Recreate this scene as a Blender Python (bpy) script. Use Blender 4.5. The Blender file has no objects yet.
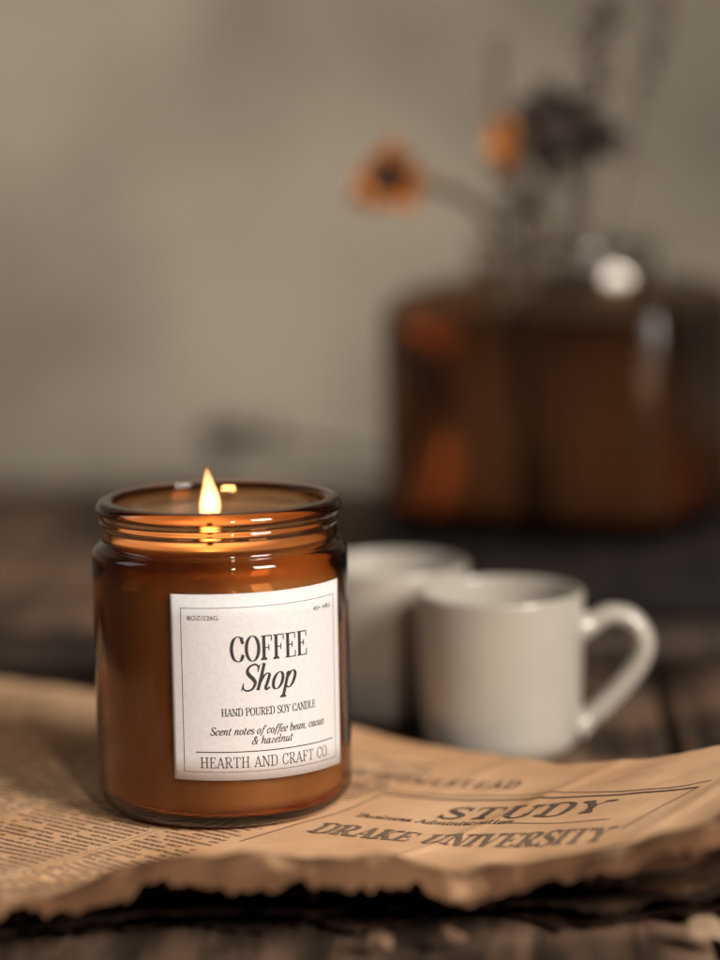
import bpy, bmesh, math, random
from mathutils import Vector, Matrix, noise
random.seed(7)
PI = math.pi
S = bpy.context.scene
COL = S.collection
R = math.radians

# ------------------------------------------------------------------ materials
def newmat(name):
    m = bpy.data.materials.new(name); m.use_nodes = True
    nt = m.node_tree; nt.nodes.clear()
    out = nt.nodes.new('ShaderNodeOutputMaterial')
    return m, nt, out
def N(nt, typ, **kw):
    n = nt.nodes.new('ShaderNode' + typ)
    for k, v in kw.items():
        if k.startswith('i_'):
            n.inputs[k[2:].replace('_', ' ')].default_value = v
        else:
            setattr(n, k, v)
    return n
def ramp(nt, stops):
    r = nt.nodes.new('ShaderNodeValToRGB')
    el = r.color_ramp.elements
    el[0].position, el[0].color = stops[0][0], (*stops[0][1], 1)
    el[1].position, el[1].color = stops[-1][0], (*stops[-1][1], 1)
    for p, c in stops[1:-1]:
        e = el.new(p); e.color = (*c, 1)
    return r
def mathn(nt, op, a, b=None, c=None):
    n = nt.nodes.new('ShaderNodeMath'); n.operation = op
    for i, v in enumerate((a, b, c)):
        if v is None: continue
        if isinstance(v, (int, float)): n.inputs[i].default_value = v
        else: nt.links.new(v, n.inputs[i])
    return n.outputs[0]
def noisy(name, c1, c2, scale=200, rough=.6, bump=.1, bdist=.0003, detail=6, coat=0, stretch=(1, 1, 1), sss=0, sssr=(.01, .006, .003)):
    m, nt, out = newmat(name); L = nt.links.new
    tc = N(nt, 'TexCoord'); mp = N(nt, 'Mapping'); mp.inputs['Scale'].default_value = stretch
    L(tc.outputs['Object'], mp.inputs[0])
    nz = N(nt, 'TexNoise'); nz.inputs['Scale'].default_value = scale; nz.inputs['Detail'].default_value = detail
    L(mp.outputs[0], nz.inputs['Vector'])
    r = ramp(nt, [(.3, c1), (.7, c2)]); L(nz.outputs['Fac'], r.inputs[0])
    b = N(nt, 'BsdfPrincipled'); L(r.outputs[0], b.inputs['Base Color'])
    b.inputs['Roughness'].default_value = rough
    if coat: b.inputs['Coat Weight'].default_value = coat; b.inputs['Coat Roughness'].default_value = .08
    if sss:
        b.inputs['Subsurface Weight'].default_value = sss
        b.inputs['Subsurface Radius'].default_value = sssr
        b.inputs['Subsurface Scale'].default_value = 1
    bp = N(nt, 'Bump'); bp.inputs['Strength'].default_value = bump; bp.inputs['Distance'].default_value = bdist
    L(nz.outputs['Fac'], bp.inputs['Height']); L(bp.outputs[0], b.inputs['Normal'])
    L(b.outputs[0], out.inputs[0])
    return m
def glass(name, ior, rough, vcol, dens, tint=(1, 1, 1), bump=0.0):
    m, nt, out = newmat(name); L = nt.links.new
    g = N(nt, 'BsdfGlass'); g.inputs['Color'].default_value = (*tint, 1)
    g.inputs['IOR'].default_value = ior; g.inputs['Roughness'].default_value = rough
    L(g.outputs[0], out.inputs['Surface'])
    if dens:
        a = N(nt, 'VolumeAbsorption'); a.inputs['Color'].default_value = (*vcol, 1); a.inputs['Density'].default_value = dens
        L(a.outputs[0], out.inputs['Volume'])
    if bump:
        tc = N(nt, 'TexCoord'); nz = N(nt, 'TexNoise'); nz.inputs['Scale'].default_value = 45; nz.inputs['Detail'].default_value = 1
        mp = N(nt, 'Mapping'); mp.inputs['Scale'].default_value = (1, 1, .45)
        L(tc.outputs['Object'], mp.inputs[0]); L(mp.outputs[0], nz.inputs['Vector'])
        bp = N(nt, 'Bump'); bp.inputs['Strength'].default_value = bump; bp.inputs['Distance'].default_value = .002
        L(nz.outputs['Fac'], bp.inputs['Height']); L(bp.outputs[0], g.inputs['Normal'])
    return m

M = {}
M['amber'] = glass('amber_glass', 1.5, 0.0, (.755, .535, .25), 640, (1, 1, 1), bump=.06)
M['vase'] = glass('dark_amber_glass', 1.36, 0.22, (.80, .70, .585), 430, (1, 1, 1))
M['clear'] = glass('smoky_clear_glass', 1.5, 0.02, (.84, .80, .74), 70)
M['liquid'] = glass('amber_liquid', 1.33, 0.2, (.84, .735, .64), 50)
M['wax'] = noisy('soy_wax', (.50, .39, .27), (.95, .87, .74), 42, .45, .05, .0005, detail=3, stretch=(1, 1, .2), sss=.3, sssr=(.008, .004, .002))
M['wick'] = noisy('charred_wick', (.01, .008, .006), (.03, .02, .015), 900, .9)
M['label'] = noisy('label_paper', (.56, .535, .53), (.62, .595, .59), 900, .62, .12, .00006)
M['ink'] = noisy('label_ink', (.014, .012, .012), (.024, .02, .019), 1500, .6, 0)
M['inkline'] = noisy('thin_label_ink', (.07, .06, .055), (.09, .078, .07), 1500, .6, 0)
M['newsink'] = noisy('faded_news_ink', (.05, .034, .024), (.20, .125, .08), 500, .8, 0)
M['fadedink'] = noisy('more_faded_news_ink', (.12, .08, .055), (.30, .19, .12), 400, .8, 0)
M['ceramic'] = noisy('white_ceramic', (.345, .31, .262), (.385, .35, .30), 25, .28, .02, .0004, detail=2, coat=.45)
M['stem'] = noisy('dried_stem', (.05, .035, .02), (.11, .08, .05), 150, .8)
M['orange'] = noisy('orange_petal', (.40, .12, .018), (.62, .22, .04), 150, .7, sss=.1)
M['darkpetal'] = noisy('dark_dried_petal', (.013, .008, .006), (.036, .021, .014), 200, .85)
M['mauve'] = noisy('brown_dried_bud', (.045, .030, .024), (.10, .066, .052), 200, .85)
M['metal'] = noisy('brushed_metal', (.80, .75, .68), (.85, .80, .73), 90, .38, .02, .0002)
for _n in M['metal'].node_tree.nodes:
    if _n.type == 'BSDF_PRINCIPLED': _n.inputs['Metallic'].default_value = 1
M['brown_scrap'] = noisy('brown_torn_scrap', (.10, .05, .025), (.20, .11, .06), 120, .8)
M['scrap'] = noisy('torn_paper_scrap', (.26, .16, .095), (.42, .28, .18), 120, .8)

def wall_mat():
    m, nt, out = newmat('plaster_wall'); L = nt.links.new
    tc = N(nt, 'TexCoord')
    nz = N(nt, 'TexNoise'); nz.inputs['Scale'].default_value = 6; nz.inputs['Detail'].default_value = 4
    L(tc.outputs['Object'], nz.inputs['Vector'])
    r = ramp(nt, [(.36, (.255, .218, .168)), (.64, (.43, .372, .292))]); L(nz.outputs['Fac'], r.inputs[0])  # broad mottling paints soft shadow patches into the plaster colour
    b = N(nt, 'BsdfPrincipled'); b.inputs['Roughness'].default_value = .85
    L(r.outputs[0], b.inputs['Base Color'])
    bp = N(nt, 'Bump'); bp.inputs['Strength'].default_value = .3; bp.inputs['Distance'].default_value = .003
    n2 = N(nt, 'TexNoise'); n2.inputs['Scale'].default_value = 30; n2.inputs['Detail'].default_value = 6
    L(tc.outputs['Object'], n2.inputs['Vector']); L(n2.outputs['Fac'], bp.inputs['Height']); L(bp.outputs[0], b.inputs['Normal'])
    L(b.outputs[0], out.inputs[0]); return m
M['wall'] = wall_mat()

def wood_mat(name, dark, mid, light, sx=60, sy=3.0, thr=.5):
    m, nt, out = newmat(name); L = nt.links.new
    tc = N(nt, 'TexCoord'); inf = N(nt, 'ObjectInfo')
    add = N(nt, 'VectorMath', operation='ADD'); L(tc.outputs['Object'], add.inputs[0])
    mulr = N(nt, 'VectorMath', operation='SCALE'); mulr.inputs[0].default_value = (3, 7, 1); L(inf.outputs['Random'], mulr.inputs['Scale'])
    L(mulr.outputs[0], add.inputs[1])
    mp = N(nt, 'Mapping'); mp.inputs['Scale'].default_value = (sx, sy, sx); L(add.outputs[0], mp.inputs[0])
    g = N(nt, 'TexNoise'); g.inputs['Scale'].default_value = 2; g.inputs['Detail'].default_value = 8; g.inputs['Roughness'].default_value = .65
    g.inputs['Distortion'].default_value = .4
    L(mp.outputs[0], g.inputs['Vector'])
    p = N(nt, 'TexNoise'); p.inputs['Scale'].default_value = 14; p.inputs['Detail'].default_value = 5
    L(add.outputs[0], p.inputs['Vector'])
    mx = mathn(nt, 'MULTIPLY_ADD', p.outputs['Fac'], .75, mathn(nt, 'MULTIPLY', g.outputs['Fac'], .72))
    r = ramp(nt, [(.53, dark), (.68, mid), (.86, light)]); L(mx, r.inputs[0])
    b = N(nt, 'BsdfPrincipled'); L(r.outputs[0], b.inputs['Base Color'])
    rr = ramp(nt, [(.4, (.5,) * 3), (.8, (.8,) * 3)]); L(mx, rr.inputs[0]); L(rr.outputs[0], b.inputs['Roughness'])
    b.inputs['Specular IOR Level'].default_value = .25
    bp = N(nt, 'Bump'); bp.inputs['Strength'].default_value = .8; bp.inputs['Distance'].default_value = .0025
    L(mx, bp.inputs['Height']); L(bp.outputs[0], b.inputs['Normal'])
    L(b.outputs[0], out.inputs[0]); return m
M['wood'] = wood_mat('weathered_wood', (.009, .006, .005), (.046, .029, .019), (.22, .13, .08), sx=32, sy=2.5)
M['beam'] = wood_mat('dark_beam_wood', (.012, .009, .007), (.022, .015, .011), (.05, .032, .022))
M['board'] = wood_mat('dark_board_wood', (.004, .003, .003), (.009, .006, .005), (.02, .013, .01))

def paper_mat(name, base1, base2, text=True, edge=(.10, .042, .018)):
    """aged newsprint; UV holds page metres (u along lines, v up the page), second UV the distance from the torn near edge"""
    m, nt, out = newmat(name); L = nt.links.new
    tc = N(nt, 'TexCoord')
    nz = N(nt, 'TexNoise'); nz.inputs['Scale'].default_value = 22; nz.inputs['Detail'].default_value = 6
    L(tc.outputs['Object'], nz.inputs['Vector'])
    r = ramp(nt, [(.3, base1), (.72, base2)]); L(nz.outputs['Fac'], r.inputs[0])
    col = r.outputs[0]
    # browned torn edge
    ue = N(nt, 'UVMap', uv_map='edge'); se = N(nt, 'SeparateXYZ'); L(ue.outputs[0], se.inputs[0])
    n2 = N(nt, 'TexNoise'); n2.inputs['Scale'].default_value = 75; n2.inputs['Detail'].default_value = 4
    L(tc.outputs['Object'], n2.inputs['Vector'])
    d = mathn(nt, 'ADD', se.outputs[0], mathn(nt, 'MULTIPLY', mathn(nt, 'SUBTRACT', n2.outputs['Fac'], .5), .055))
    fe = N(nt, 'MapRange'); fe.inputs['From Min'].default_value = .008; fe.inputs['From Max'].default_value = .029
    fe.inputs['To Min'].default_value = .95; fe.inputs['To Max'].default_value = 0; L(d, fe.inputs[0])
    mx = N(nt, 'MixRGB'); L(fe.outputs[0], mx.inputs[0]); L(col, mx.inputs[1]); mx.inputs[2].default_value = (*edge, 1); col = mx.outputs[0]
    if text:
        uv = N(nt, 'UVMap', uv_map='page'); sp = N(nt, 'SeparateXYZ'); L(uv.outputs[0], sp.inputs[0])
        u, v = sp.outputs[0], sp.outputs[1]
        pitch = .0029
        row = mathn(nt, 'DIVIDE', v, pitch); ri = mathn(nt, 'FLOOR', row); rf = mathn(nt, 'SUBTRACT', row, ri)
        inrow = mathn(nt, 'MULTIPLY', mathn(nt, 'GREATER_THAN', rf, .22), mathn(nt, 'LESS_THAN', rf, .74))
        colw = .046
        cc = mathn(nt, 'DIVIDE', mathn(nt, 'ADD', u, .5), colw); ci = mathn(nt, 'FLOOR', cc); cf = mathn(nt, 'SUBTRACT', cc, ci)
        incol = mathn(nt, 'MULTIPLY', mathn(nt, 'GREATER_THAN', cf, .03), mathn(nt, 'LESS_THAN', cf, .96))
        # words
        cv = N(nt, 'CombineXYZ'); L(mathn(nt, 'MULTIPLY', u, 170), cv.inputs[0]); L(mathn(nt, 'MULTIPLY', ri, 7.31), cv.inputs[1])
        wn = N(nt, 'TexNoise'); wn.inputs['Scale'].default_value = 1; wn.inputs['Detail'].default_value = 2; L(cv.outputs[0], wn.inputs['Vector'])
        word = mathn(nt, 'GREATER_THAN', wn.outputs['Fac'], .43)
        # glyph strokes
        cg = N(nt, 'CombineXYZ'); L(mathn(nt, 'MULTIPLY', u, 950), cg.inputs[0]); L(mathn(nt, 'MULTIPLY', v, 900), cg.inputs[1])
        gn = N(nt, 'TexNoise'); gn.inputs['Scale'].default_value = 1.6; gn.inputs['Detail'].default_value = 2; L(cg.outputs[0], gn.inputs['Vector'])
        gl = N(nt, 'MapRange'); gl.inputs['From Min'].default_value = .38; gl.inputs['From Max'].default_value = .5; L(gn.outputs['Fac'], gl.inputs[0])
        t = mathn(nt, 'MULTIPLY', mathn(nt, 'MULTIPLY', inrow, incol), mathn(nt, 'MULTIPLY', word, gl.outputs[0]))
        # body text only left of the advertisement and above the torn margin
        lim = mathn(nt, 'LESS_THAN', u, .028)
        top = mathn(nt, 'LESS_THAN', v, .066)
        rule = mathn(nt, 'MULTIPLY', mathn(nt, 'LESS_THAN', mathn(nt, 'ABSOLUTE', mathn(nt, 'SUBTRACT', cf, .995)), .0045), .8)
        t = mathn(nt, 'MULTIPLY', mathn(nt, 'MAXIMUM', t, rule), mathn(nt, 'MULTIPLY', lim, top))
        fade = N(nt, 'MapRange'); fade.inputs['From Min'].default_value = .3; fade.inputs['From Max'].default_value = .65
        fade.inputs['To Min'].default_value = .95; fade.inputs['To Max'].default_value = .75; L(nz.outputs['Fac'], fade.inputs[0])
        t = mathn(nt, 'MULTIPLY', t, fade.outputs[0])
        mi = N(nt, 'MixRGB'); L(t, mi.inputs[0]); L(col, mi.inputs[1]); mi.inputs[2].default_value = (.05, .032, .022, 1); col = mi.outputs[0]
    b = N(nt, 'BsdfPrincipled'); L(col, b.inputs['Base Color']); b.inputs['Roughness'].default_value = .8
    b.inputs['Specular IOR Level'].default_value = .2
    n3 = N(nt, 'TexNoise'); n3.inputs['Scale'].default_value = 420; n3.inputs['Detail'].default_value = 6; L(tc.outputs['Object'], n3.inputs['Vector'])
    bp = N(nt, 'Bump'); bp.inputs['Strength'].default_value = .35; bp.inputs['Distance'].default_value = .0004
    L(n3.outputs['Fac'], bp.inputs['Height']); L(bp.outputs[0], b.inputs['Normal'])
    L(b.outputs[0], out.inputs[0]); return m
M['paper'] = paper_mat('aged_newsprint', (.56, .30, .145), (.80, .51, .30))
M['paper2'] = paper_mat('shade_darkened_newsprint', (.10, .045, .022), (.26, .13, .065), text=False, edge=(.02, .01, .006))  # brown taken near black to paint the shade under the top sheet

def flame_mat():
    m, nt, out = newmat('flame'); L = nt.links.new
    tc = N(nt, 'TexCoord'); sp = N(nt, 'SeparateXYZ'); L(tc.outputs['Object'], sp.inputs[0])
    mr = N(nt, 'MapRange'); mr.inputs['From Min'].default_value = 0; mr.inputs['From Max'].default_value = .019; L(sp.outputs[2], mr.inputs[0])
    r = ramp(nt, [(0, (1, .42, .12)), (.35, (1, .55, .24)), (1, (1, .40, .10))]); L(mr.outputs[0], r.inputs[0])
    e = N(nt, 'Emission'); L(r.outputs[0], e.inputs[0]); e.inputs[1].default_value = 760
    L(e.outputs[0], out.inputs['Volume']); return m
M['flame'] = flame_mat()

# ------------------------------------------------------------------ object helpers
def link(name, bm, mat, parent=None, smooth=True, loc=None):
    me = bpy.data.meshes.new(name); bm.normal_update(); bm.to_mesh(me); bm.free()
    if mat: me.materials.append(mat)
    if smooth:
        for p in me.polygons: p.use_smooth = True
    o = bpy.data.objects.new(name, me); COL.objects.link(o)
    if parent: o.parent = parent
    if loc: o.location = loc
    return o
def thing(name, label, cat, loc=(0, 0, 0), rz=0, group=None):
    o = bpy.data.objects.new(name, None); COL.objects.link(o); o.empty_display_size = .02
    o.location = loc; o.rotation_euler = (0, 0, rz); o['label'] = label; o['category'] = cat
    if group: o['group'] = group
    return o
def lathe(bm, prof, n=96, closed=True):
    """prof: (r,z) list; closed loops back on itself"""
    rings = []
    for r, z in prof:
        if r < 1e-7: rings.append([bm.verts.new((0, 0, z))])
        else: rings.append([bm.verts.new((r * math.cos(2 * PI * i / n), r * math.sin(2 * PI * i / n), z)) for i in range(n)])
    for a, b in zip(rings, rings[1:]):
        for i in range(n):
            j = (i + 1) % n
            vs = [a[i % len(a)], a[j % len(a)], b[j % len(b)], b[i % len(b)]]
            u = []
            for v in vs:
                if v not in u: u.append(v)
            if len(u) > 2: bm.faces.new(u)
def catmull(pts, k=6, closed=False):
    out = []; n = len(pts)
    rng = range(n if closed else n - 1)
    for i in rng:
        def P(j):
            if closed: return Vector(pts[j % n])
            return Vector(pts[max(0, min(n - 1, j))])
        p0, p1, p2, p3 = P(i - 1), P(i), P(i + 1), P(i + 2)
        for s in range(k):
            t = s / k
            out.append(.5 * ((2 * p1) + (p2 - p0) * t + (2 * p0 - 5 * p1 + 4 * p2 - p3) * t * t + (3 * p1 - p0 - 3 * p2 + p3) * t ** 3))
    if not closed: out.append(Vector(pts[-1]))
    return out
def tube(bm, pts, rad, n=8, cap=True):
    rings = []; pts = [Vector(p) for p in pts]; up = Vector((.13, .31, .94)).normalized()
    for i, p in enumerate(pts):
        d = (pts[min(i + 1, len(pts) - 1)] - pts[max(i - 1, 0)]).normalized()
        a = d.cross(up).normalized(); b = d.cross(a)
        r = rad(i / (len(pts) - 1)) if callable(rad) else rad
        ra, rb = r if isinstance(r, tuple) else (r, r)
        rings.append([bm.verts.new(p + a * ra * math.cos(2 * PI * k / n) + b * rb * math.sin(2 * PI * k / n)) for k in range(n)])
    for a, b in zip(rings, rings[1:]):
        for k in range(n): bm.faces.new((a[k], a[(k + 1) % n], b[(k + 1) % n], b[k]))
    if cap: bm.faces.new(rings[0][::-1]); bm.faces.new(rings[-1])
def fixn(bm): bmesh.ops.recalc_face_normals(bm, faces=bm.faces)

# ------------------------------------------------------------------ serif stroke lettering
def ell(cx, cy, rx, ry, n=12):
    return [(cx + rx * math.sin(2 * PI * i / n), cy + ry * math.cos(2 * PI * i / n)) for i in range(n)]
SB = [(.50, .74), (.44, .93), (.29, 1.0), (.12, .91), (.09, .74), (.20, .59), (.37, .45), (.50, .28), (.45, .07), (.28, 0), (.12, .07), (.05, .27)]
def sc(p, kx, ky): return [(x * kx, y * ky) for x, y in p]
BOWL = [(.37, .58), (.27, .63), (.14, .55), (.06, .28), (.09, .05), (.19, 0), (.30, .12), (.39, .42)]
ARCH = [(.10, .30), (.18, .52), (.30, .63), (.40, .55), (.39, .30), (.37, .10), (.43, 0), (.53, .09)]
# T thick straight, t thin straight, c auto curve, o closed auto curve, S spine curve, s serif(x,y,half), d dot
G = {
 'A': (.66, [('t', (.07, 0), (.33, 1)), ('T', (.33, .99), (.58, 0)), ('t', (.16, .33), (.48, .33)), ('s', .07, 0, .08), ('s', .58, 0, .11)]),
 'B': (.62, [('T', (.15, 0), (.15, 1)), ('c', (.15, 1), (.36, 1), (.5, .88), (.5, .66), (.34, .53), (.15, .53)), ('c', (.15, .53), (.4, .52), (.56, .4), (.55, .14), (.38, 0), (.15, 0)), ('s', .07, 0, .07), ('s', .07, 1, .07)]),
 'C': (.64, [('c', (.57, .72), (.50, .93), (.36, 1.0), (.16, .88), (.07, .5), (.16, .12), (.36, 0), (.50, .06), (.58, .27)), ('t', (.575, .70), (.575, .98))]),
 'D': (.70, [('T', (.15, 0), (.15, 1)), ('c', (.15, 1), (.36, 1), (.55, .86), (.62, .5), (.55, .14), (.36, 0), (.15, 0)), ('s', .09, 0, .09), ('s', .09, 1, .09)]),
 'E': (.60, [('T', (.15, 0), (.15, 1)), ('t', (.02, 1), (.52, 1)), ('t', (.52, 1), (.52, .76)), ('t', (.15, .52), (.38, .52)), ('t', (.38, .64), (.38, .40)), ('t', (.02, 0), (.54, 0)), ('t', (.54, 0), (.54, .26))]),
 'F': (.56, [('T', (.15, 0), (.15, 1)), ('t', (.02, 1), (.51, 1)), ('t', (.51, 1), (.51, .76)), ('t', (.15, .50), (.38, .50)), ('t', (.38, .62), (.38, .38)), ('s', .15, 0, .13)]),
 'H': (.76, [('T', (.15, 0), (.15, 1)), ('T', (.60, 0), (.60, 1)), ('t', (.15, .52), (.60, .52)), ('s', .15, 0, .12), ('s', .15, 1, .12), ('s', .60, 0, .12), ('s', .60, 1, .12)]),
 'I': (.30, [('T', (.15, 0), (.15, 1)), ('s', .15, 0, .13), ('s', .15, 1, .13)]),
 'K': (.70, [('T', (.15, 0), (.15, 1)), ('t', (.56, 1), (.15, .40)), ('T', (.28, .57), (.58, 0)), ('s', .15, 0, .12), ('s', .15, 1, .12), ('s', .56, 1, .1), ('s', .58, 0, .1)]),
 'L': (.58, [('T', (.15, 0), (.15, 1)), ('t', (.02, 0), (.52, 0)), ('t', (.52, 0), (.52, .28)), ('s', .15, 1, .13)]),
 'M': (.86, [('t', (.12, 0), (.12, 1)), ('T', (.12, 1), (.42, .05)), ('t', (.42, .05), (.70, 1)), ('T', (.72, 0), (.72, 1)), ('s', .12, 0, .1), ('s', .72, 0, .12), ('s', .08, 1, .07), ('s', .76, 1, .1)]),
 'N': (.74, [('t', (.12, 0), (.12, 1)), ('T', (.12, 1), (.60, 0)), ('t', (.61, 0), (.61, 1)), ('s', .12, 0, .1), ('s', .61, 1, .1), ('s', .08, 1, .07)]),
 'O': (.70, [('o', *ell(.35, .5, .28, .51))]),
 'P': (.60, [('T', (.15, 0), (.15, 1)), ('c', (.15, 1), (.36, 1), (.52, .90), (.54, .70), (.44, .52), (.15, .48)), ('s', .15, 0, .13), ('s', .08, 1, .07)]),
 'R': (.68, [('T', (.15, 0), (.15, 1)), ('c', (.15, 1), (.36, 1), (.50, .90), (.51, .70), (.40, .53), (.15, .50)), ('T', (.32, .50), (.57, 0)), ('s', .15, 0, .12), ('s', .08, 1, .07), ('s', .60, 0, .07)]),
 'S': (.56, [('S', *SB), ('t', (.50, .70), (.50, .99)), ('t', (.055, .30), (.055, .01))]),
 'T': (.66, [('T', (.32, 0), (.32, 1)), ('t', (.04, 1), (.60, 1)), ('t', (.045, 1), (.03, .74)), ('t', (.595, 1), (.61, .74)), ('s', .32, 0, .13)]),
 'U': (.74, [('T', (.15, .98), (.15, .28)), ('c', (.15, .30), (.19, .09), (.36, 0), (.53, .09), (.585, .30)), ('t', (.59, .28), (.59, 1)), ('s', .15, 1, .13), ('s', .59, 1, .1)]),
 'V': (.68, [('T', (.08, 1), (.33, 0)), ('t', (.33, 0), (.58, 1)), ('s', .08, 1, .11), ('s', .58, 1, .09)]),
 'Y': (.66, [('T', (.08, 1), (.33, .46)), ('t', (.58, 1), (.33, .46)), ('T', (.33, .50), (.33, 0)), ('s', .08, 1, .11), ('s', .58, 1, .09), ('s', .33, 0, .12)]),
 'a': (.54, [('c', *BOWL), ('c', (.40, .62), (.37, .30), (.36, .10), (.42, 0), (.51, .09))]),
 'b': (.50, [('c', (.10, 1.02), (.08, .6), (.07, .2), (.16, 0), (.30, .05), (.42, .33), (.38, .57), (.27, .62), (.10, .38)), ('t', (0, 1.0), (.10, 1.02))]),
 'c': (.45, [('c', (.39, .48), (.33, .62), (.21, .60), (.09, .42), (.06, .20), (.15, 0), (.27, .02), (.40, .16)), ('d', .37, .50)]),
 'd': (.54, [('c', *BOWL), ('c', (.42, 1.02), (.38, .45), (.36, .10), (.42, 0), (.51, .09)), ('t', (.31, 1.0), (.42, 1.02))]),
 'e': (.45, [('c', (.07, .27), (.24, .32), (.38, .46), (.33, .61), (.20, .59), (.08, .42), (.06, .20), (.15, 0), (.27, .02), (.40, .16))]),
 'f': (.36, [('c', (.47, .94), (.40, 1.03), (.30, .95), (.22, .6), (.15, .1), (.07, -.22), (-.05, -.24)), ('t', (.06, .60), (.38, .60)), ('d', .46, .93)]),
 'h': (.56, [('T', (.09, 1.02), (.09, 0)), ('t', (0, 1.0), (.09, 1.02)), ('c', *ARCH)]),
 'i': (.27, [('c', (.11, .62), (.09, .3), (.08, .10), (.14, 0), (.24, .09)), ('t', (0, .52), (.11, .62)), ('d', .12, .86)]),
 'l': (.27, [('c', (.11, 1.02), (.09, .5), (.08, .10), (.14, 0), (.24, .09)), ('t', (0, 1.0), (.11, 1.02))]),
 'm': (.86, [('T', (.09, .62), (.09, 0)), ('t', (0, .52), (.09, .62)), ('c', (.10, .30), (.18, .52), (.30, .63), (.39, .55), (.38, .30), (.38, 0)), ('c', *[(x + .30, y) for x, y in ARCH])]),
 'n': (.56, [('T', (.09, .62), (.09, 0)), ('t', (0, .52), (.09, .62)), ('c', *ARCH)]),
 'o': (.48, [('o', *ell(.23, .31, .18, .32))]),
 'p': (.52, [('T', (.09, .62), (.09, -.36)), ('t', (0, .52), (.09, .62)), ('s', .09, -.36, .11), ('c', (.09, .36), (.20, .58), (.32, .62), (.42, .45), (.38, .15), (.26, 0), (.12, .06))]),
 'r': (.40, [('T', (.09, .62), (.09, 0)), ('t', (0, .52), (.09, .62)), ('c', (.10, .30), (.18, .52), (.28, .62), (.37, .60)), ('d', .36, .57)]),
 's': (.40, [('S', *sc(SB, .72, .62))]),
 't': (.34, [('c', (.15, .86), (.11, .4), (.09, .12), (.15, 0), (.27, .09)), ('t', (.01, .60), (.28, .60))]),
 'u': (.56, [('c', (.10, .62), (.08, .25), (.10, .05), (.19, 0), (.31, .14), (.40, .42)), ('t', (0, .52), (.10, .62)), ('c', (.42, .62), (.38, .3), (.37, .10), (.43, 0), (.53, .09))]),
 'z': (.44, [('t', (.05, .59), (.38, .59)), ('T', (.36, .57), (.06, .04)), ('t', (.04, .02), (.40, .02))]),
 '&': (.76, [('c', (.72, .02), (.60, .03), (.42, .30), (.24, .68), (.22, .88), (.33, 1.0), (.44, .88), (.38, .68), (.14, .44), (.06, .22), (.18, .01), (.38, .03), (.56, .26), (.62, .50)), ('t', (.52, .50), (.70, .50))]),
 ',': (.22, [('d', .09, .05), ('t', (.11, .05), (.05, -.14))]),
 '.': (.22, [('d', .09, .08), ('d', .11, .08), ('d', .09, .04), ('d', .11, .04)]),
 ' ': (.30, []),
}
def text2d(txt, h, width, T, t, shear=0.0, track=.03):
    """list of quads (2-D, metres), origin at left end of the baseline, cap height h, total width fixed"""
    tot = sum(G[c][0] + track for c in txt) - track
    xs = width / (tot * h)
    quads = []; x0 = 0
    def strip(pts, ws):
        L_, R_ = [], []
        for i, p in enumerate(pts):
            d = (pts[min(i + 1, len(pts) - 1)] - pts[max(i - 1, 0)])
            if d.length < 1e-9: d = Vector((0, 1))
            d.normalize(); nrm = Vector((-d.y, d.x)) * ws[i] / 2
            L_.append(p + nrm); R_.append(p - nrm)
        for i in range(len(pts) - 1): quads.append([L_[i], R_[i], R_[i + 1], L_[i + 1]])
    for c in txt:
        adv, st = G[c]
        X = lambda p: Vector(((x0 + p[0]) * xs, p[1]))
        for s in st:
            k = s[0]
            if k in 'Tt':
                a, b = X(s[1]), X(s[2]); w = T if k == 'T' else t
                if k == 't' and abs(a.y - b.y) < 1e-6 and s[1][1] in (0, 1):
                    dy = t / 2 if s[1][1] == 0 else -t / 2
                    a.y += dy; b.y += dy
                n = max(2, int((a - b).length / .12))
                strip([a.lerp(b, i / n) for i in range(n + 1)], [w] * (n + 1))
            elif k in 'coS':
                pts = catmull([X(p) for p in s[1:]], 6, k == 'o')
                if k == 'o': pts.append(pts[0].copy())
                ws = []
                for i in range(len(pts)):
                    if k == 'o': d = pts[(i + 1) % (len(pts) - 1)] - pts[(i - 1) % (len(pts) - 1)]
                    else: d = pts[min(i + 1, len(pts) - 1)] - pts[max(i - 1, 0)]
                    if d.length > 0: d.normalize()
                    if k == 'S':
                        q = i / (len(pts) - 1); ws.append(t + (T - t) * max(0, math.sin(PI * q)) ** 1.6)
                    else: ws.append(t + (T - t) * abs(d.y) ** 2.2)
                strip(pts, ws)
            elif k == 's':
                _, x, y, hw = s; c0 = X((x, y)); hw *= xs
                sg = 1 if y < .5 else -1
                strip([c0 + Vector((-hw - T * .15, sg * t / 2)), c0 + Vector((0, sg * t / 2)), c0 + Vector((hw + T * .15, sg * t / 2))], [t] * 3)
                b = T * .55
                quads.append([c0 + Vector((-T / 2 - b, sg * t)), c0 + Vector((T / 2 + b, sg * t)), c0 + Vector((T / 2, sg * (t + b))), c0 + Vector((-T / 2, sg * (t + b)))])
            elif k == 'd':
                c0 = X((s[1], s[2])); r = max(T * .55, t)
                quads.append([c0 + Vector((r * math.cos(2 * PI * i / 8), r * math.sin(2 * PI * i / 8))) for i in range(8)])
        x0 += adv + track
    return [[Vector(((p.x + shear * p.y) * h, p.y * h)) for p in q] for q in quads]
def builtin2d(txt, h, width):
    cu = bpy.data.curves.new('tmp', 'FONT'); cu.body = txt; cu.size = 1
    ob = bpy.data.objects.new('tmp', cu); COL.objects.link(ob)
    me = ob.to_mesh(); vs = [v.co.copy() for v in me.vertices]; fs = [list(p.vertices) for p in me.polygons]
    x0, x1 = min(v.x for v in vs), max(v.x for v in vs); y1 = max(v.y for v in vs); y0 = min(v.y for v in vs)
    out = [[Vector(((vs[i].x - x0) / (x1 - x0) * width, (vs[i].y - y0) / (y1 - y0) * h)) for i in f] for f in fs]
    ob.to_mesh_clear(); bpy.data.objects.remove(ob); bpy.data.curves.remove(cu)
    return out
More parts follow.
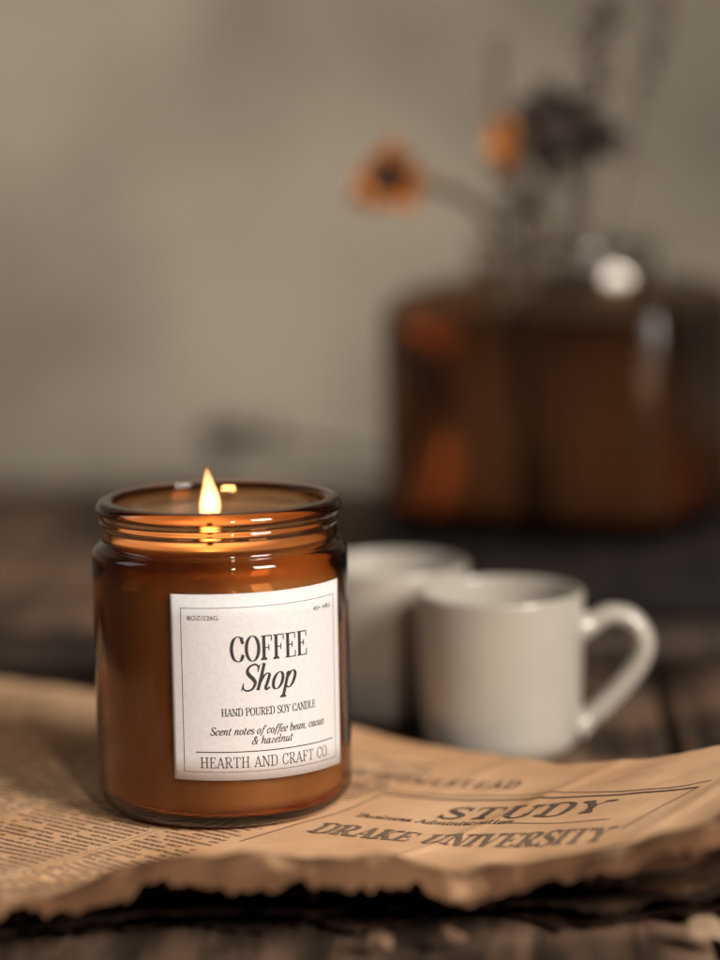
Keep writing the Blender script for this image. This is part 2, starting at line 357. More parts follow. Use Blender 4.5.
def rect2d(x0, y0, x1, y1, step=.0012):
    n = max(1, int(max(abs(x1 - x0), abs(y1 - y0)) / step)); q = []
    for i in range(n):
        if abs(x1 - x0) > abs(y1 - y0):
            a, b = x0 + (x1 - x0) * i / n, x0 + (x1 - x0) * (i + 1) / n; q.append([Vector((a, y0)), Vector((b, y0)), Vector((b, y1)), Vector((a, y1))])
        else:
            a, b = y0 + (y1 - y0) * i / n, y0 + (y1 - y0) * (i + 1) / n; q.append([Vector((x0, a)), Vector((x1, a)), Vector((x1, b)), Vector((x0, b))])
    return q
def place(bm, quads, fn, dx=0, dy=0):
    for q in quads:
        area = sum(q[i].x * q[(i + 1) % len(q)].y - q[(i + 1) % len(q)].x * q[i].y for i in range(len(q)))
        if area < 0: q = q[::-1]
        vs = [bm.verts.new(fn(p.x + dx, p.y + dy)) for p in q]
        try: bm.faces.new(vs)
        except ValueError: pass

# ------------------------------------------------------------------ candle
candle = thing('candle', 'lit candle in an amber glass jar with a square white label, standing on the newspaper', 'candle', (0, 0, .0004))
# outer then inner profile of the jar glass
def arc(cx, cz, r, a0, a1, n=6):
    return [(cx + r * math.cos(R(a0 + (a1 - a0) * i / n)), cz + r * math.sin(R(a0 + (a1 - a0) * i / n))) for i in range(n + 1)]
outer = [(0, .0022), (.020, .0020), (.0245, .0006)] + arc(.0265, .0016, .0016, -110, -90, 3) + arc(.0295, .0068, .0066, -80, 0, 10) + \
    [(.0361, .02), (.0360, .035), (.0360, .05), (.0360, .065)] + arc(.0333, .0722, .0027, 0, 82, 8) + arc(.0345, .0765, .0017, 250, 200, 3) + \
    [(.0330, .0775), (.0330, .0795), (.0331, .0803), (.0335, .0809), (.0337, .0814), (.0335, .0820), (.0333, .0824)] + arc(.0321, .0850, .0024, -40, 95, 10)
inner = arc(.0309, .0865, .0011, 100, 170, 4) + [(.0297, .0845), (.0299, .080), (.0301, .0765), (.0303, .0735), (.0312, .0705), (.0326, .0675), (.0331, .063), (.0331, .035), (.0331, .012)] + \
    arc(.0289, .0076, .0042, 0, -80, 8) + [(.020, .0031), (.010, .0038), (0, .0042)]
bm = bmesh.new(); lathe(bm, outer + inner, 144); fixn(bm)
jar = link('glass_jar', bm, M['amber'], candle)
WT = .0772
bm = bmesh.new()
lathe(bm, [(0, .0044), (.010, .0041), (.020, .0034)] + arc(.0288, .0078, .0041, -80, 0, 8) + [(.03300, .02), (.03300, .063), (.0323, .0675), (.0309, .0706), (.0301, .0736), (.02995, WT)] + [(.030, WT - .0005), (.02, WT - .0008), (.008, WT - .0014), (0, WT - .0016)], 96); fixn(bm)
link('wax', bm, M['wax'], candle)
FX = -.0028
bm = bmesh.new(); tube(bm, catmull([(FX, 0, .0750), (FX + .0002, 0, .078), (FX - .0001, .0002, .0805), (FX + .0008, .0002, .0832)], 5), .0009, 10)
link('wick', bm, M['wick'], candle)
bm = bmesh.new()
fp = [(0, 0), (.0014, .0003), (.0026, .0014), (.0030, .0030), (.0031, .0048), (.0027, .0074), (.0020, .0100), (.0013, .0125), (.0006, .0146), (0, .0156)]
lathe(bm, [tuple(p) for p in catmull(fp, 4)], 32); fixn(bm)
for v in bm.verts: v.co.x += .0004 * math.sin(v.co.z * 260) ; v.co.x -= .00002
link('flame', bm, M['flame'], candle, loc=(FX, 0, .0804))

# label wrapped on the glass
LW, LH = .0536, .0517
LC = R(23.2); LZ0 = .0147; LR = .03612
def lab(off):
    def f(x, y):
        a = LC + (x - LW / 2) / LR; r = LR + off
        z = LZ0 + y + (x / LW - .5) * -.0011 * (1 - y / LH)
        return Vector((r * math.sin(a), -r * math.cos(a), z))
    return f
bm = bmesh.new(); nx, ny = 60, 8; f1, f0 = lab(.00016), lab(.00002)
g1 = [[bm.verts.new(f1(LW * i / nx, LH * j / ny)) for j in range(ny + 1)] for i in range(nx + 1)]
g0 = [[bm.verts.new(f0(LW * i / nx, LH * j / ny)) for j in range(ny + 1)] for i in range(nx + 1)]
for i in range(nx):
    for j in range(ny):
        bm.faces.new((g1[i][j], g1[i + 1][j], g1[i + 1][j + 1], g1[i][j + 1])); bm.faces.new((g0[i][j], g0[i][j + 1], g0[i + 1][j + 1], g0[i + 1][j]))
for i in range(nx):
    for j in (0, ny): bm.faces.new((g1[i][j], g0[i][j], g0[i + 1][j], g1[i + 1][j]))
for j in range(ny):
    for i in (0, nx): bm.faces.new((g1[i][j], g1[i][j + 1], g0[i][j + 1], g0[i][j]))
fixn(bm)
label = link('label', bm, M['label'], candle)
fi = lab(.00022)
def letters(spec, mat, name='lettering', extra=None):
    bm = bmesh.new()
    for q, x, y in spec: place(bm, q, fi, x, y)
    return link(name, bm, mat, label, smooth=False)
mm = .001
Y = lambda top: LH - top * mm            # millimetres below the label's top edge
letters([(text2d('COFFEE', 6.8 * mm, 23.0 * mm, .135, .045, 0, .02), 16.1 * mm, Y(18.7)),
         (text2d('Shop', 7.2 * mm, 16.0 * mm, .13, .042, .27, .02), 18.6 * mm, Y(26.9))], M['ink'])
letters([(text2d('HAND POURED SOY CANDLE', 2.15 * mm, 28.3 * mm, .13, .06, 0, .02), 13.4 * mm, Y(33.8))], M['ink'])
letters([(text2d('Scent notes of coffee bean, cacao', 2.15 * mm, 34.6 * mm, .145, .075, .24, .03), 10.2 * mm, Y(39.0)),
         (text2d('& hazelnut', 2.15 * mm, 12.0 * mm, .145, .075, .24, .03), 21.4 * mm, Y(41.8))], M['ink'])
letters([(text2d('HEARTH AND CRAFT CO.', 3.0 * mm, 39.6 * mm, .095, .055, 0, .06), 7.4 * mm, Y(48.2))], M['ink'])
letters([(builtin2d('8OZ/226G', 1.25 * mm, 8.4 * mm), 4.7 * mm, Y(7.1)), (builtin2d('45+ HRS', 1.2 * mm, 7.2 * mm), 41.6 * mm, Y(7.1))], M['ink'])
w = .16 * mm; x0, x1, y0, y1 = 2.9 * mm, LW - 2.9 * mm, 2.3 * mm, LH - 3.7 * mm
bm = bmesh.new()
for q in (rect2d(x0, y0, x1, y0 + w), rect2d(x0, y1 - w, x1, y1), rect2d(x0, y0, x0 + w, y1), rect2d(x1 - w, y0, x1, y1)): place(bm, q, fi)
link('border', bm, M['inkline'], label, smooth=False)
bm = bmesh.new(); place(bm, rect2d(6.3 * mm, Y(43.9), LW - 4.6 * mm, Y(43.9) + .28 * mm), fi)
link('divider_line', bm, M['ink'], label, smooth=False)

# ------------------------------------------------------------------ mugs
def make_mug(name, label_, loc, rz):
    t = thing(name, label_, 'mug', loc, rz, 'white espresso mugs behind the candle')
    H = .0535
    prof = [(0, .0016), (.0145, .0016), (.0155, .0), (.0172, .0)] + arc(.0158, .0100, .0096, -72, -6, 10) + [(.0257, .018), (.0261, .032), (.0264, .045), (.0266, H - .0016)] + \
        arc(.0254, H - .0014, .0012, 0, 180, 8) + [(.0239, .045), (.0236, .020)] + arc(.0190, .0095, .0046, 0, -90, 6) + [(.01, .0046), (0, .0045)]
    bm = bmesh.new(); lathe(bm, prof, 96); fixn(bm); link('body', bm, M['ceramic'], t)
    bm = bmesh.new()
    z0 = .010
    path = catmull([(.0245, 0, .0315 + z0), (.0285, 0, .0325 + z0), (.0345, 0, .0352 + z0), (.0410, 0, .0338 + z0), (.0452, 0, .0275 + z0), (.0440, 0, .0205 + z0), (.0385, 0, .0125 + z0), (.0320, 0, .0055 + z0), (.0270, 0, .0015 + z0), (.0245, 0, .0002 + z0)], 6)
    def rad(q):
        e = abs(q - .5) * 2; k = 1 + .7 * max(0, e - .72) / .28
        return (.0045 * k, .0034 * k)
    rings = []
    for i, p in enumerate(path):
        d = (path[min(i + 1, len(path) - 1)] - path[max(i - 1, 0)]).normalized(); a = Vector((0, 1, 0)); b = d.cross(a)
        ra, rb = rad(i / (len(path) - 1))
        rings.append([bm.verts.new(p + a * ra * math.cos(2 * PI * k / 20) + b * rb * math.sin(2 * PI * k / 20)) for k in range(20)])
    for a, b in zip(rings, rings[1:]):
        for k in range(20): bm.faces.new((a[k], a[(k + 1) % 20], b[(k + 1) % 20], b[k]))
    bm.faces.new(rings[0][::-1]); bm.faces.new(rings[-1]); fixn(bm)
    link('handle', bm, M['ceramic'], t)
    return t
TZ = -.010
make_mug('mug', 'nearer white espresso mug behind the candle, its handle pointing right', (.0834, .089, TZ), R(-4))
make_mug('mug', 'farther white espresso mug, half hidden behind the candle and the nearer mug', (.0490, .142, TZ), R(115))

# ------------------------------------------------------------------ newspaper
TH = R(-40); cu_, su_ = math.cos(TH), math.sin(TH)
def sstep(a, b, x):
    q = max(0, min(1, (x - a) / (b - a))); return q * q * (3 - 2 * q)
def nz(x, y, s, seed=0): return noise.noise(Vector((x * s, y * s, seed)))
def far_y(x):
    pts = [(-.30, .275), (-.20, .225), (-.086, .166), (-.02, .125), (.0385, .086), (.07, .050), (.085, .031), (.097, .013), (.118, .001), (.14, -.007), (.17, -.028), (.26, -.11)]
    for (a, b), (c, d) in zip(pts, pts[1:]):
        if x <= c: return b + (d - b) * (x - a) / (c - a)
    return pts[-1][1]
def near_y(x):
    pts = [(-.30, -.16), (-.10, -.125), (-.055, -.106), (-.02, -.102), (.01, -.100), (.035, -.1035), (.055, -.098), (.07, -.094), (.095, -.101), (.112, -.106), (.122, -.108), (.130, -.098), (.14, -.088), (.16, -.09), (.26, -.13)]
    for (a, b), (c, d) in zip(pts, pts[1:]):
        if x <= c: return b - .012 + (d - b) * (x - a) / (c - a)
    return pts[-1][1]
def paper_z(x, y):
    r = math.hypot(x, y)
    flat = sstep(.040, .075, r)
    z = .0155 * max(0, (x - .055) / .085) ** 1.5
    z += flat * (.0012 * nz(x, y, 22, 3) + .0004 * nz(x, y, 70, 8))
    # curled torn lip along the near edge
    d = y - near_y(x)
    h = .0062 + .0070 * sstep(-.045, .000, x) * (1 - sstep(.042, .066, x)) + .0030 * nz(x, 0, 38, 5) + .0007 * nz(x, 4, 120, 5)
    h += .0022 * sstep(.09, .105, x)
    z += h * math.exp(-((d - .010) / (.017 if d > .010 else .020)) ** 2)
    z -= .0016 * math.exp(-(d / .004) ** 2)
    z += .0022 * math.exp(-(d / .022) ** 2) * nz(x, y * 1.6, 75, 12)
    z += flat * .0005 * (abs(nz(x + 2 * y, y - x, 26, 31)) - .2) + flat * .00035 * max(0, 1 - abs(nz(x - y, x * .4, 17, 77)) * 9)
    # soft fold running across the left side
    q = (y - .005 + .10 * (x + .05)) / .0012
    z += .00035 * math.exp(-q * q) * sstep(-.034, -.046, x)
    return z
def sheet(name, mat, parent, x0, x1, dz, near_off, far_off, seed, amp, nxx=520, nyy=150, zf=1.0):
    bm = bmesh.new(); uvp = bm.loops.layers.uv.new('page'); uve = bm.loops.layers.uv.new('edge')
    info = {}; grid = []
    for i in range(nxx + 1):
        x = x0 + (x1 - x0) * i / nxx
        rag = amp * (.0060 * nz(x, 0, 38, seed) + .0040 * nz(x, 7, 85, seed + .3) * (.4 + 2 * abs(nz(x, 8, 25, seed))) - .0040 * abs(nz(x, 9, 210, seed + .7)) + .001 + .0020 * nz(x, 1, 100, seed) + .0011 * nz(x, 2, 380, seed) * (1 + nz(x, 5, 30, seed)))
        a = near_y(x) + near_off + rag
        b = far_y(x) + far_off + .0010 * nz(x, 3, 40, seed) + .0004 * nz(x, 3, 300, seed)
        col = []
        for j in range(nyy + 1):
            s = j / nyy; y = a + (b - a) * s
            z = paper_z(x, y) * zf + dz + (0 if seed == 1 else .0014 * nz(x, y, 28, seed) - .0007)
            v = bm.verts.new((x, y, z)); info[v] = (cu_ * x + su_ * y, -su_ * x + cu_ * y, (y - a))
            col.append(v)
        grid.append(col)
    for i in range(nxx):
        for j in range(nyy):
            f = bm.faces.new((grid[i][j], grid[i + 1][j], grid[i + 1][j + 1], grid[i][j + 1]))
            for l in f.loops:
                u, v, e = info[l.vert]; l[uvp].uv = (u, v); l[uve].uv = (e, 0)
    o = link(name, bm, mat, parent)
    so = o.modifiers.new('thickness', 'SOLIDIFY'); so.thickness = .00018; so.offset = -1
    return o
news = thing('newspaper', 'aged yellow newspaper with torn brown edges lying under the candle', 'newspaper', (0, 0, 0))
s1 = sheet('sheet', M['paper'], news, -.22, .20, 0, 0, 0, 1, 1.2)
sheet('sheet', M['paper2'], news, -.215, .195, -.0030, .012, -.004, 2, 1.6, 300, 60, .6)['label'] = 'brown under-sheet with a ragged edge, colour darkened as shade'
sheet('sheet', M['paper2'], news, -.21, .19, -.0056, .017, -.009, 4, 1.8, 300, 60, .3)['label'] = 'deeper newspaper sheet, colour darkened as shade'
sheet('sheet', M['paper2'], news, -.20, .18, -.0082, .023, -.016, 6, 1.8, 300, 60, .1)['label'] = 'lowest sheet of the newspaper, colour darkened as shade'
def at(ox, oy, deg):
    a = R(deg); ca, sa = math.cos(a), math.sin(a)
    def f(u, v):
        x, y = ox + ca * u - sa * v, oy + sa * u + ca * v
        return Vector((x, y, paper_z(x, y) + .00022))
    return f
def print_on(q, fn, name, mat=None):
    bm = bmesh.new(); place(bm, q, fn)
    return link(name, bm, mat or M['newsink'], s1, smooth=False)
print_on(text2d('STUDY', 10.6 * mm, 49 * mm, .19, .07, .10, .10), at(.0590, -.0222, -26.5), 'headline')
print_on(text2d('DRAKE UNIVERSITY', 10.2 * mm, 84 * mm, .16, .06, .12, .05), at(.0240, -.0345, -23.5), 'headline', M['fadedink'])
print_on(text2d('Business Administration', 3.4 * mm, 46 * mm, .2, .09, .1, .03), at(.0372, -.0195, -23), 'small_print')
print_on(text2d('THE HOMESTEAD', 5.4 * mm, 66 * mm, .2, .07, 0, .25), at(.0270, .0340, -33), 'small_print')
RULES = [([(0.0333, 0.0179), (0.0377, 0.0142), (0.044, 0.0092), (0.0589, 0.0021), (0.0778, -0.0077), (0.0941, -0.0167), (0.1213, -0.0352), (0.1336, -0.0393)], 0.0005),
         ([(0.0449, 0.0047), (0.0587, -0.0022), (0.0806, -0.0138), (0.0937, -0.0218), (0.1054, -0.028), (0.1198, -0.0369), (0.1297, -0.0426)], 0.001),
         ([(0.0449, 0.0047), (0.034, -0.013), (0.0216, -0.0257), (0.0057, -0.0427)], 0.0005),
         ([(0.1297, -0.0426), (0.1181, -0.0518), (0.1069, -0.0626)], 0.0005),
         ([(0.0764, -0.0352), (0.092, -0.0452), (0.1049, -0.0511)], 0.0004)]
bm = bmesh.new()
for pts, wd in RULES:
    c_ = catmull([(a, b, 0) for a, b in pts], 30)
    for k in range(len(c_) - 1):
        a, b = c_[k], c_[k + 1]; d = (b - a).normalized(); n_ = Vector((-d.y, d.x, 0)) * wd / 2
        bm.faces.new([bm.verts.new((p.x, p.y, paper_z(p.x, p.y) + .00022)) for p in (a - n_, b - n_, b + n_, a + n_)])
link('ruled_frame', bm, M['newsink'], s1, smooth=False)

# loose torn scraps in front
def scrap(loc, sx, sy, rz, label_, seed):
    bm = bmesh.new(); c = bm.verts.new((0, 0, .0016)); ring = []
    for k in range(22):
        a = 2 * PI * k / 22; rr = 1 + .35 * noise.noise(Vector((math.cos(a) * 1.6, math.sin(a) * 1.6, seed)))
        ring.append(bm.verts.new((sx * rr * math.cos(a), sy * rr * math.sin(a), .0008 + .0016 * noise.noise(Vector((a, seed, 2))))))
    for k in range(22): bm.faces.new((c, ring[k], ring[(k + 1) % 22]))
    fixn(bm)
    o = link('paper_scrap', bm, M['scrap' if seed > 6 else 'brown_scrap'], None, smooth=False, loc=loc); o.rotation_euler = (R(18), R(6), rz)
    m = o.modifiers.new('thickness', 'SOLIDIFY'); m.thickness = .0003
    o['label'] = label_; o['category'] = 'paper scrap'; o['group'] = 'torn paper scraps in front of the newspaper'
scrap((.0430, -.1130, TZ + .0045), .0030, .0030, R(10), 'left one of two small torn scraps just below the front edge of the newspaper', 1.3)
scrap((.0610, -.1120, TZ + .0045), .0032, .0030, R(40), 'right one of two small torn scraps just below the front edge of the newspaper', 5.1)
scrap((.1240, -.1080, TZ + .0035), .0060, .0042, R(-20), 'pale torn scrap lying alone near the bottom right corner', 8.7)

# ------------------------------------------------------------------ tabletop, wall
table = bpy.data.objects.new('tabletop', None); COL.objects.link(table); table['kind'] = 'structure'
x = .1336 - 4 * .2012; k = 0; ws = [.2] * 7
for wdt in ws:
    bm = bmesh.new(); nX, nY = 44, 170; y0_, y1_ = -.34, .70
    g = []
    for i in range(nX + 1):
        col = []
        for j in range(nY + 1):
            px = wdt * (.006 + .988 * i / nX); py = y0_ + (y1_ - y0_) * j / nY
            e = min(i, nX - i) / nX
            z = -.0022 * math.exp(-(e * 14) ** 2) - .0007 * abs(nz(px * 6 + k, py, 9, k)) - .0016 * max(0, nz(px * 9, py * 1.2, 26, k + 9) - .25)
            wob = .0012 * nz(py, k, 14, 7) if i in (0, nX) else 0
            col.append(bm.verts.new((px + wob, py, z)))
        g.append(col)
    for i in range(nX):
        for j in range(nY): bm.faces.new((g[i][j], g[i + 1][j], g[i + 1][j + 1], g[i][j + 1]))
    bl = [[bm.verts.new((wdt * (.006 + .988 * i / nX), y, -.03)) for y in (y0_, y1_)] for i in (0, nX)]
    for i, c in ((0, bl[0]), (nX, bl[1])):
        bm.faces.new([g[i][j] for j in range(nY + 1)] + [c[1], c[0]])
    bm.faces.new([g[i][0] for i in range(nX + 1)] + [bl[1][0], bl[0][0]])
    bm.faces.new([g[i][nY] for i in range(nX + 1)] + [bl[1][1], bl[0][1]])
    bm.faces.new((bl[0][0], bl[0][1], bl[1][1], bl[1][0]))
    fixn(bm)
    o = link('plank', bm, M['wood'], table, loc=(x, 0, TZ)); x += wdt + .0012; k += 1
table.rotation_euler = (0, 0, R(-3.5))
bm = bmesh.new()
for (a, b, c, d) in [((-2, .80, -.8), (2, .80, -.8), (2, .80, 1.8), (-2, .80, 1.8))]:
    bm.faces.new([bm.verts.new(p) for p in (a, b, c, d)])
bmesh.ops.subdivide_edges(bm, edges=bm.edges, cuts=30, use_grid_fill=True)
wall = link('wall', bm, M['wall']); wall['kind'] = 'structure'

# ------------------------------------------------------------------ dark board, vase, flowers
def rbox(bm, x0, x1, y0, y1, z0, z1, bev):
    r = bmesh.ops.create_cube(bm, size=1)
    for v in r['verts']: v.co = Vector(((x0 + x1) / 2 + v.co.x * (x1 - x0), (y0 + y1) / 2 + v.co.y * (y1 - y0), (z0 + z1) / 2 + v.co.z * (z1 - z0)))
    bmesh.ops.bevel(bm, geom=list({e for v in r['verts'] for e in v.link_edges}), offset=bev, segments=3, affect='EDGES')
bm = bmesh.new(); rbox(bm, -.145, .145, -.125, .125, 0, .026, .003)
board = link('wooden_board', bm, M['board'], loc=(.188, .380, TZ + .0008)); board.rotation_euler = (0, 0, R(-2))
board['label'] = 'thick near-black wooden board under the amber vase'; board['category'] = 'board'
BZ = TZ + .027
bm = bmesh.new(); rbox(bm, -.36, .30, -.018, .018, 0, .012, .0015)
slat = link('wooden_beam', bm, M['beam'], loc=(.06, .226, TZ + .0006)); slat.rotation_euler = (0, 0, R(2))
slat['label'] = 'long low near-black wooden beam lying across the table behind both mugs'; slat['category'] = 'beam'

def loft(bm, levels, n=80):
    rings = []
    for z, a, e in levels:
        ring = []
        for i in range(n):
            t = 2 * PI * i / n; ct, st = math.cos(t), math.sin(t)
            rr = a / (abs(ct) ** e + abs(st) ** e) ** (1 / e)
            ring.append(bm.verts.new((rr * ct, rr * st * .86 if e > 2.5 else rr * st * (.86 + .14 * (1 if e <= 2.01 else 0)), z)))
        rings.append(ring)
    for a, b in zip(rings, rings[1:]):
        for i in range(n): bm.faces.new((a[i], a[(i + 1) % n], b[(i + 1) % n], b[i]))
    bm.faces.new(rings[0]); bm.faces.new(rings[-1][::-1])
vase = thing('vase', 'square amber glass bottle vase with a wide round neck holding dried flowers', 'vase', (.1265, .388, BZ), R(-25))
bm = bmesh.new()
out_l = [(0, .0565, 7), (.0015, .062, 8), (.006, .0637, 9), (.05, .0643, 9), (.090, .0641, 9), (.0955, .0625, 8), (.0995, .0585, 6), (.1025, .0520, 4), (.1040, .0440, 3), (.1050, .0400, 2), (.1060, .0388, 2)]
in_l = [(.1060, .0356, 2), (.1040, .0375, 2), (.1015, .0420, 3), (.0990, .0505, 4), (.0960, .0560, 6), (.092, .0597, 8), (.050, .0609, 9), (.012, .0605, 9), (.0075, .0587, 8)]
loft(bm, out_l + in_l, 96); fixn(bm)
link('glass_body', bm, M['vase'], vase)
bm = bmesh.new(); loft(bm, [(.0080, .0577, 8), (.012, .0602, 9), (.050, .0606, 9), (.0905, .0594, 8)], 96)
bmesh.ops.recalc_face_normals(bm, faces=bm.faces)
link('water', bm, M['liquid'], vase)
bm = bmesh.new(); loft(bm, [(.1062, .0385, 2), (.1130, .0385, 2), (.1135, .0402, 2), (.1160, .0410, 2), (.1185, .0405, 2), (.1195, .0395, 2), (.1195, .0378, 2), (.1180, .0362, 2), (.1062, .0358, 2), (.1062, .0385, 2)], 96)
bmesh.ops.delete(bm, geom=[f for f in bm.faces if len(f.verts) > 4], context='FACES_ONLY'); bmesh.ops.remove_doubles(bm, verts=bm.verts, dist=1e-6); fixn(bm)
link('glass_neck', bm, M['clear'], vase)
bm = bmesh.new(); lathe(bm, [(0, -.0016), (.0046, -.0016)] + arc(.0046, 0, .0016, -90, 90, 8) + [(.0032, .0016), (.0030, .0012), (0, .0012)], 40); fixn(bm)
glint_disc = link('added_glint_disc', bm, M['metal'], vase)  # small metal disc added only to give the neck its bright highlight
nrm = (Matrix.Rotation(R(25), 3, 'Z') @ Vector((.22, -.94, .24))).normalized()
pos = Matrix.Rotation(R(25), 3, 'Z') @ Vector((.0190, -.0392, 0))
glint_disc.location = (pos.x, pos.y, .1035); glint_disc.rotation_euler = nrm.to_track_quat('Z', 'Y').to_euler()

def leafshape(bm, mtx, ln, wd, th=.0006, seg=6):
    rows = []
    for i in range(seg + 1):
        q = i / seg; w_ = wd * math.sin(PI * min(1, .08 + q * .9)) ** .7
        rows.append([bm.verts.new(mtx @ Vector((s * w_, q * ln, th * (1 - abs(s)) + .25 * ln * q * q))) for s in (-1, 0, 1)])
    for a, b in zip(rows, rows[1:]):
        for k in (0, 1): bm.faces.new((a[k], a[k + 1], b[k + 1], b[k]))
def flower(label_, base, head, rad, pet, centre, ctr=.4, npet=16, bend=(0, 0, 0), leaves=0, tilt=(.2, -.9, .3), heads=None, grp='dried flowers in the vase'):
    t = thing('dried_flower', label_, 'dried flower', base, 0, grp)
    B = Vector(base); H_ = Vector(head) - B
    mid = H_ * .5 + Vector(bend)
    bm = bmesh.new(); pth = catmull([(0, 0, 0), tuple(mid), tuple(H_)], 10); tube(bm, pth, lambda q: .0010 + .0016 * min(1, q * 1.6), 6)
    if leaves:
        for k in range(leaves):
            p = pth[int(len(pth) * (.70 + .27 * k / leaves))]
            q = Matrix.Translation(p) @ Matrix.Rotation(random.uniform(0, 6.28), 4, 'Z') @ Matrix.Rotation(random.uniform(-.3, .8), 4, 'X')
            leafshape(bm, q, random.uniform(.010, .020), .0040)
    link('stem', bm, M['stem'], t)
    for hp, hr, hm, cm in (heads or [(head, rad, pet, centre)]):
        z = Vector(tilt).normalized(); q0 = z.to_track_quat('Z', 'Y').to_matrix().to_4x4()
        c = Vector(hp) - B
        bm = bmesh.new()
        for k in range(npet * 2):
            a = 2 * PI * k / npet + random.uniform(-.15, .15); lay = k // npet
            q = Matrix.Translation(c) @ q0 @ Matrix.Rotation(a, 4, 'Z') @ Matrix.Translation((0, hr * .2, 0)) @ Matrix.Rotation(.25 + .55 * lay + random.uniform(-.25, .25), 4, 'X')
            leafshape(bm, q, hr * random.uniform(.55, 1.05), hr * random.uniform(.14, .24))
        link('petals', bm, hm, t)
        bm = bmesh.new(); r = bmesh.ops.create_icosphere(bm, subdivisions=3, radius=hr * ctr)
        for v in r['verts']:
            v.co *= 1 + .25 * noise.noise(v.co * 900); v.co = c + q0.to_3x3() @ Vector((v.co.x, v.co.y, v.co.z * .8 + hr * .15))
        link('flower_centre', bm, cm, t)
    return t
nb = BZ + .006
flower('orange dried flower leaning left out of the vase on a thin bare stem', (.108, .352, nb), (.0525, .325, .1655), .0158, M['orange'], M['darkpetal'], bend=(.016, 0, .047), tilt=(-.1, -1, -.1), ctr=.50)
flower('orange dried flower seen from its side, upright beside the black one', (.112, .358, nb), (.1045, .335, .1780), .0150, M['orange'], M['darkpetal'], bend=(.001, 0, 0), tilt=(-1, -.12, .1), leaves=16, ctr=.45)
flower('black dried flower, largest of the bunch, with dark leaves down its stem', (.116, .362, nb), (.1190, .350, .1825), .0185, M['darkpetal'], M['darkpetal'], bend=(-.006, 0, 0), tilt=(.1, -1, .2), leaves=24, ctr=.6, npet=20)
flower('small dark shrivelled flower at the right of the black bloom', (.118, .365, nb), (.1365, .350, .1790), .0125, M['darkpetal'], M['darkpetal'], bend=(-.004, 0, -.004), tilt=(.6, -.7, .2), leaves=5, ctr=.5)
flower('dark flower shape added far behind the candle flame, standing for a shadow on the wall', (.080, .497, TZ + .0300), (-.034, .690, .0140), .0125, M['darkpetal'], M['darkpetal'], bend=(0, 0, .004), leaves=6, ctr=.6, npet=18, grp=None)  # flower added in place of a flower head's shadow on the wall
def sprig(label_, base, tip, bend, n, r0, mat):
    t = thing('dried_sprig', label_, 'dried sprig', base, 0, 'thin dried sprigs in the vase')
    B = Vector(base); H_ = Vector(tip) - B
    pth = catmull([(0, 0, 0), tuple(H_ * .5 + Vector(bend)), tuple(H_)], 14)
    bm = bmesh.new(); tube(bm, pth, lambda q: .0011 - .0005 * q, 6); link('stem', bm, M['stem'], t)
    bm = bmesh.new()
    for k in range(n):
        q = .62 + .38 * k / n; p = pth[min(len(pth) - 1, int(q * len(pth)))]
        off = Vector((random.gauss(0, .0042), random.gauss(0, .0042), random.uniform(-.003, .003)))
        r = bmesh.ops.create_icosphere(bm, subdivisions=1, radius=r0 * random.uniform(.6, 1.2))
        for v in r['verts']: v.co = p + off + Vector((v.co.x, v.co.y, v.co.z * 1.5))
    link('buds', bm, mat, t)
sprig('tall brown dried sprig rising above the black flower', (.120, .360, nb), (.1420, .360, .2320), (-.006, 0, .004), 90, .0019, M['mauve'])
sprig('dried sprig leaning right toward the top right corner', (.124, .362, nb), (.1700, .372, .2350), (-.004, 0, .008), 40, .0017, M['mauve'])
sprig('faint short dried sprig between the two orange flowers', (.112, .364, nb), (.0980, .375, .2180), (-.001, 0, .002), 36, .0014, M['mauve'])

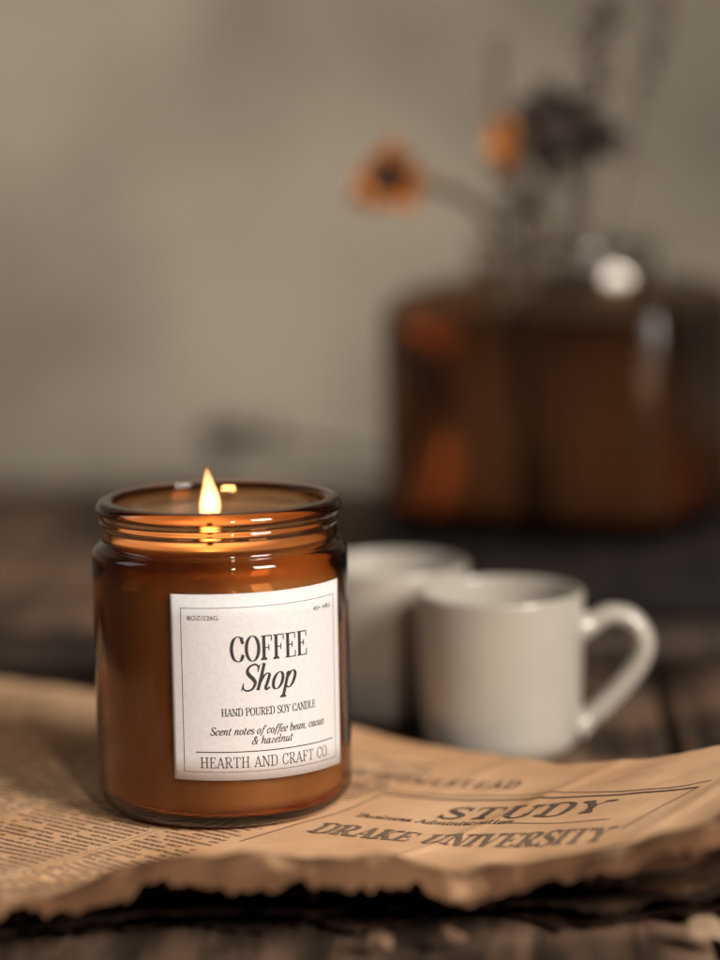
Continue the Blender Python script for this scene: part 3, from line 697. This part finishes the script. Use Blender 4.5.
# ------------------------------------------------------------------ lights
def area(name, loc, target, size, power, col, spread=180):
    l = bpy.data.lights.new(name, 'AREA'); l.shape = 'RECTANGLE'; l.size, l.size_y = size; l.energy = power; l.color = col
    l.spread = R(spread)
    o = bpy.data.objects.new(name, l); COL.objects.link(o); o.location = loc
    o.rotation_euler = (Vector(target) - Vector(loc)).to_track_quat('-Z', 'Y').to_euler(); return o
area('window_light', (1.05, -1.05, .85), (-.24, .38, .06), (.5, .65), 4.75, (1, .93, .85), 52)
area('second_window_light', (.324, -1.148, .672), (-.1, .5, .05), (.08, .10), 4.6, (1, .91, .80))
area('side_window_light', (-1.2, .1, .75), (0, .1, .05), (.5, .7), 1.6, (.92, .95, 1))
l = bpy.data.lights.new('flame_light', 'POINT'); l.energy = .040; l.color = (1, .43, .13); l.shadow_soft_size = .0022
o = bpy.data.objects.new('flame_light', l); COL.objects.link(o); o.location = (FX, 0, .0865)
w_ = bpy.data.worlds.new('World'); S.world = w_; w_.use_nodes = True
bg = w_.node_tree.nodes['Background']; bg.inputs[0].default_value = (.80, .72, .62, 1); bg.inputs[1].default_value = .072

# ------------------------------------------------------------------ camera
cam = bpy.data.cameras.new('camera'); co = bpy.data.objects.new('camera', cam); COL.objects.link(co)
cam.sensor_fit = 'HORIZONTAL'; cam.sensor_width = 24; cam.lens = 90; cam.clip_start = .01; cam.clip_end = 20
pitch, roll = .14436, .0171
F = Vector((0, math.cos(pitch), -math.sin(pitch))); X = Vector((1, 0, 0)); U = X.cross(F)
Xr = math.cos(roll) * X - math.sin(roll) * U; Ur = math.cos(roll) * U + math.sin(roll) * X
mw = Matrix((Xr, Ur, -F)).transposed().to_4x4(); mw.translation = Vector((.0398, -.7499, .20096)); co.matrix_world = mw
cam.dof.use_dof = True; cam.dof.focus_distance = .734; cam.dof.aperture_fstop = 3.0
S.camera = co
S.view_settings.view_transform = 'Standard'; S.view_settings.look = 'None'; S.view_settings.exposure = 0
S.render.engine = 'CYCLES'
c = S.cycles; c.max_bounces = 24; c.transmission_bounces = 20; c.glossy_bounces = 8; c.diffuse_bounces = 4; c.volume_bounces = 1
c.caustics_refractive = True; c.caustics_reflective = True; c.sample_clamp_indirect = 6; c.use_denoising = True; c.blur_glossy = .3
c.denoiser = 'OPENIMAGEDENOISE'
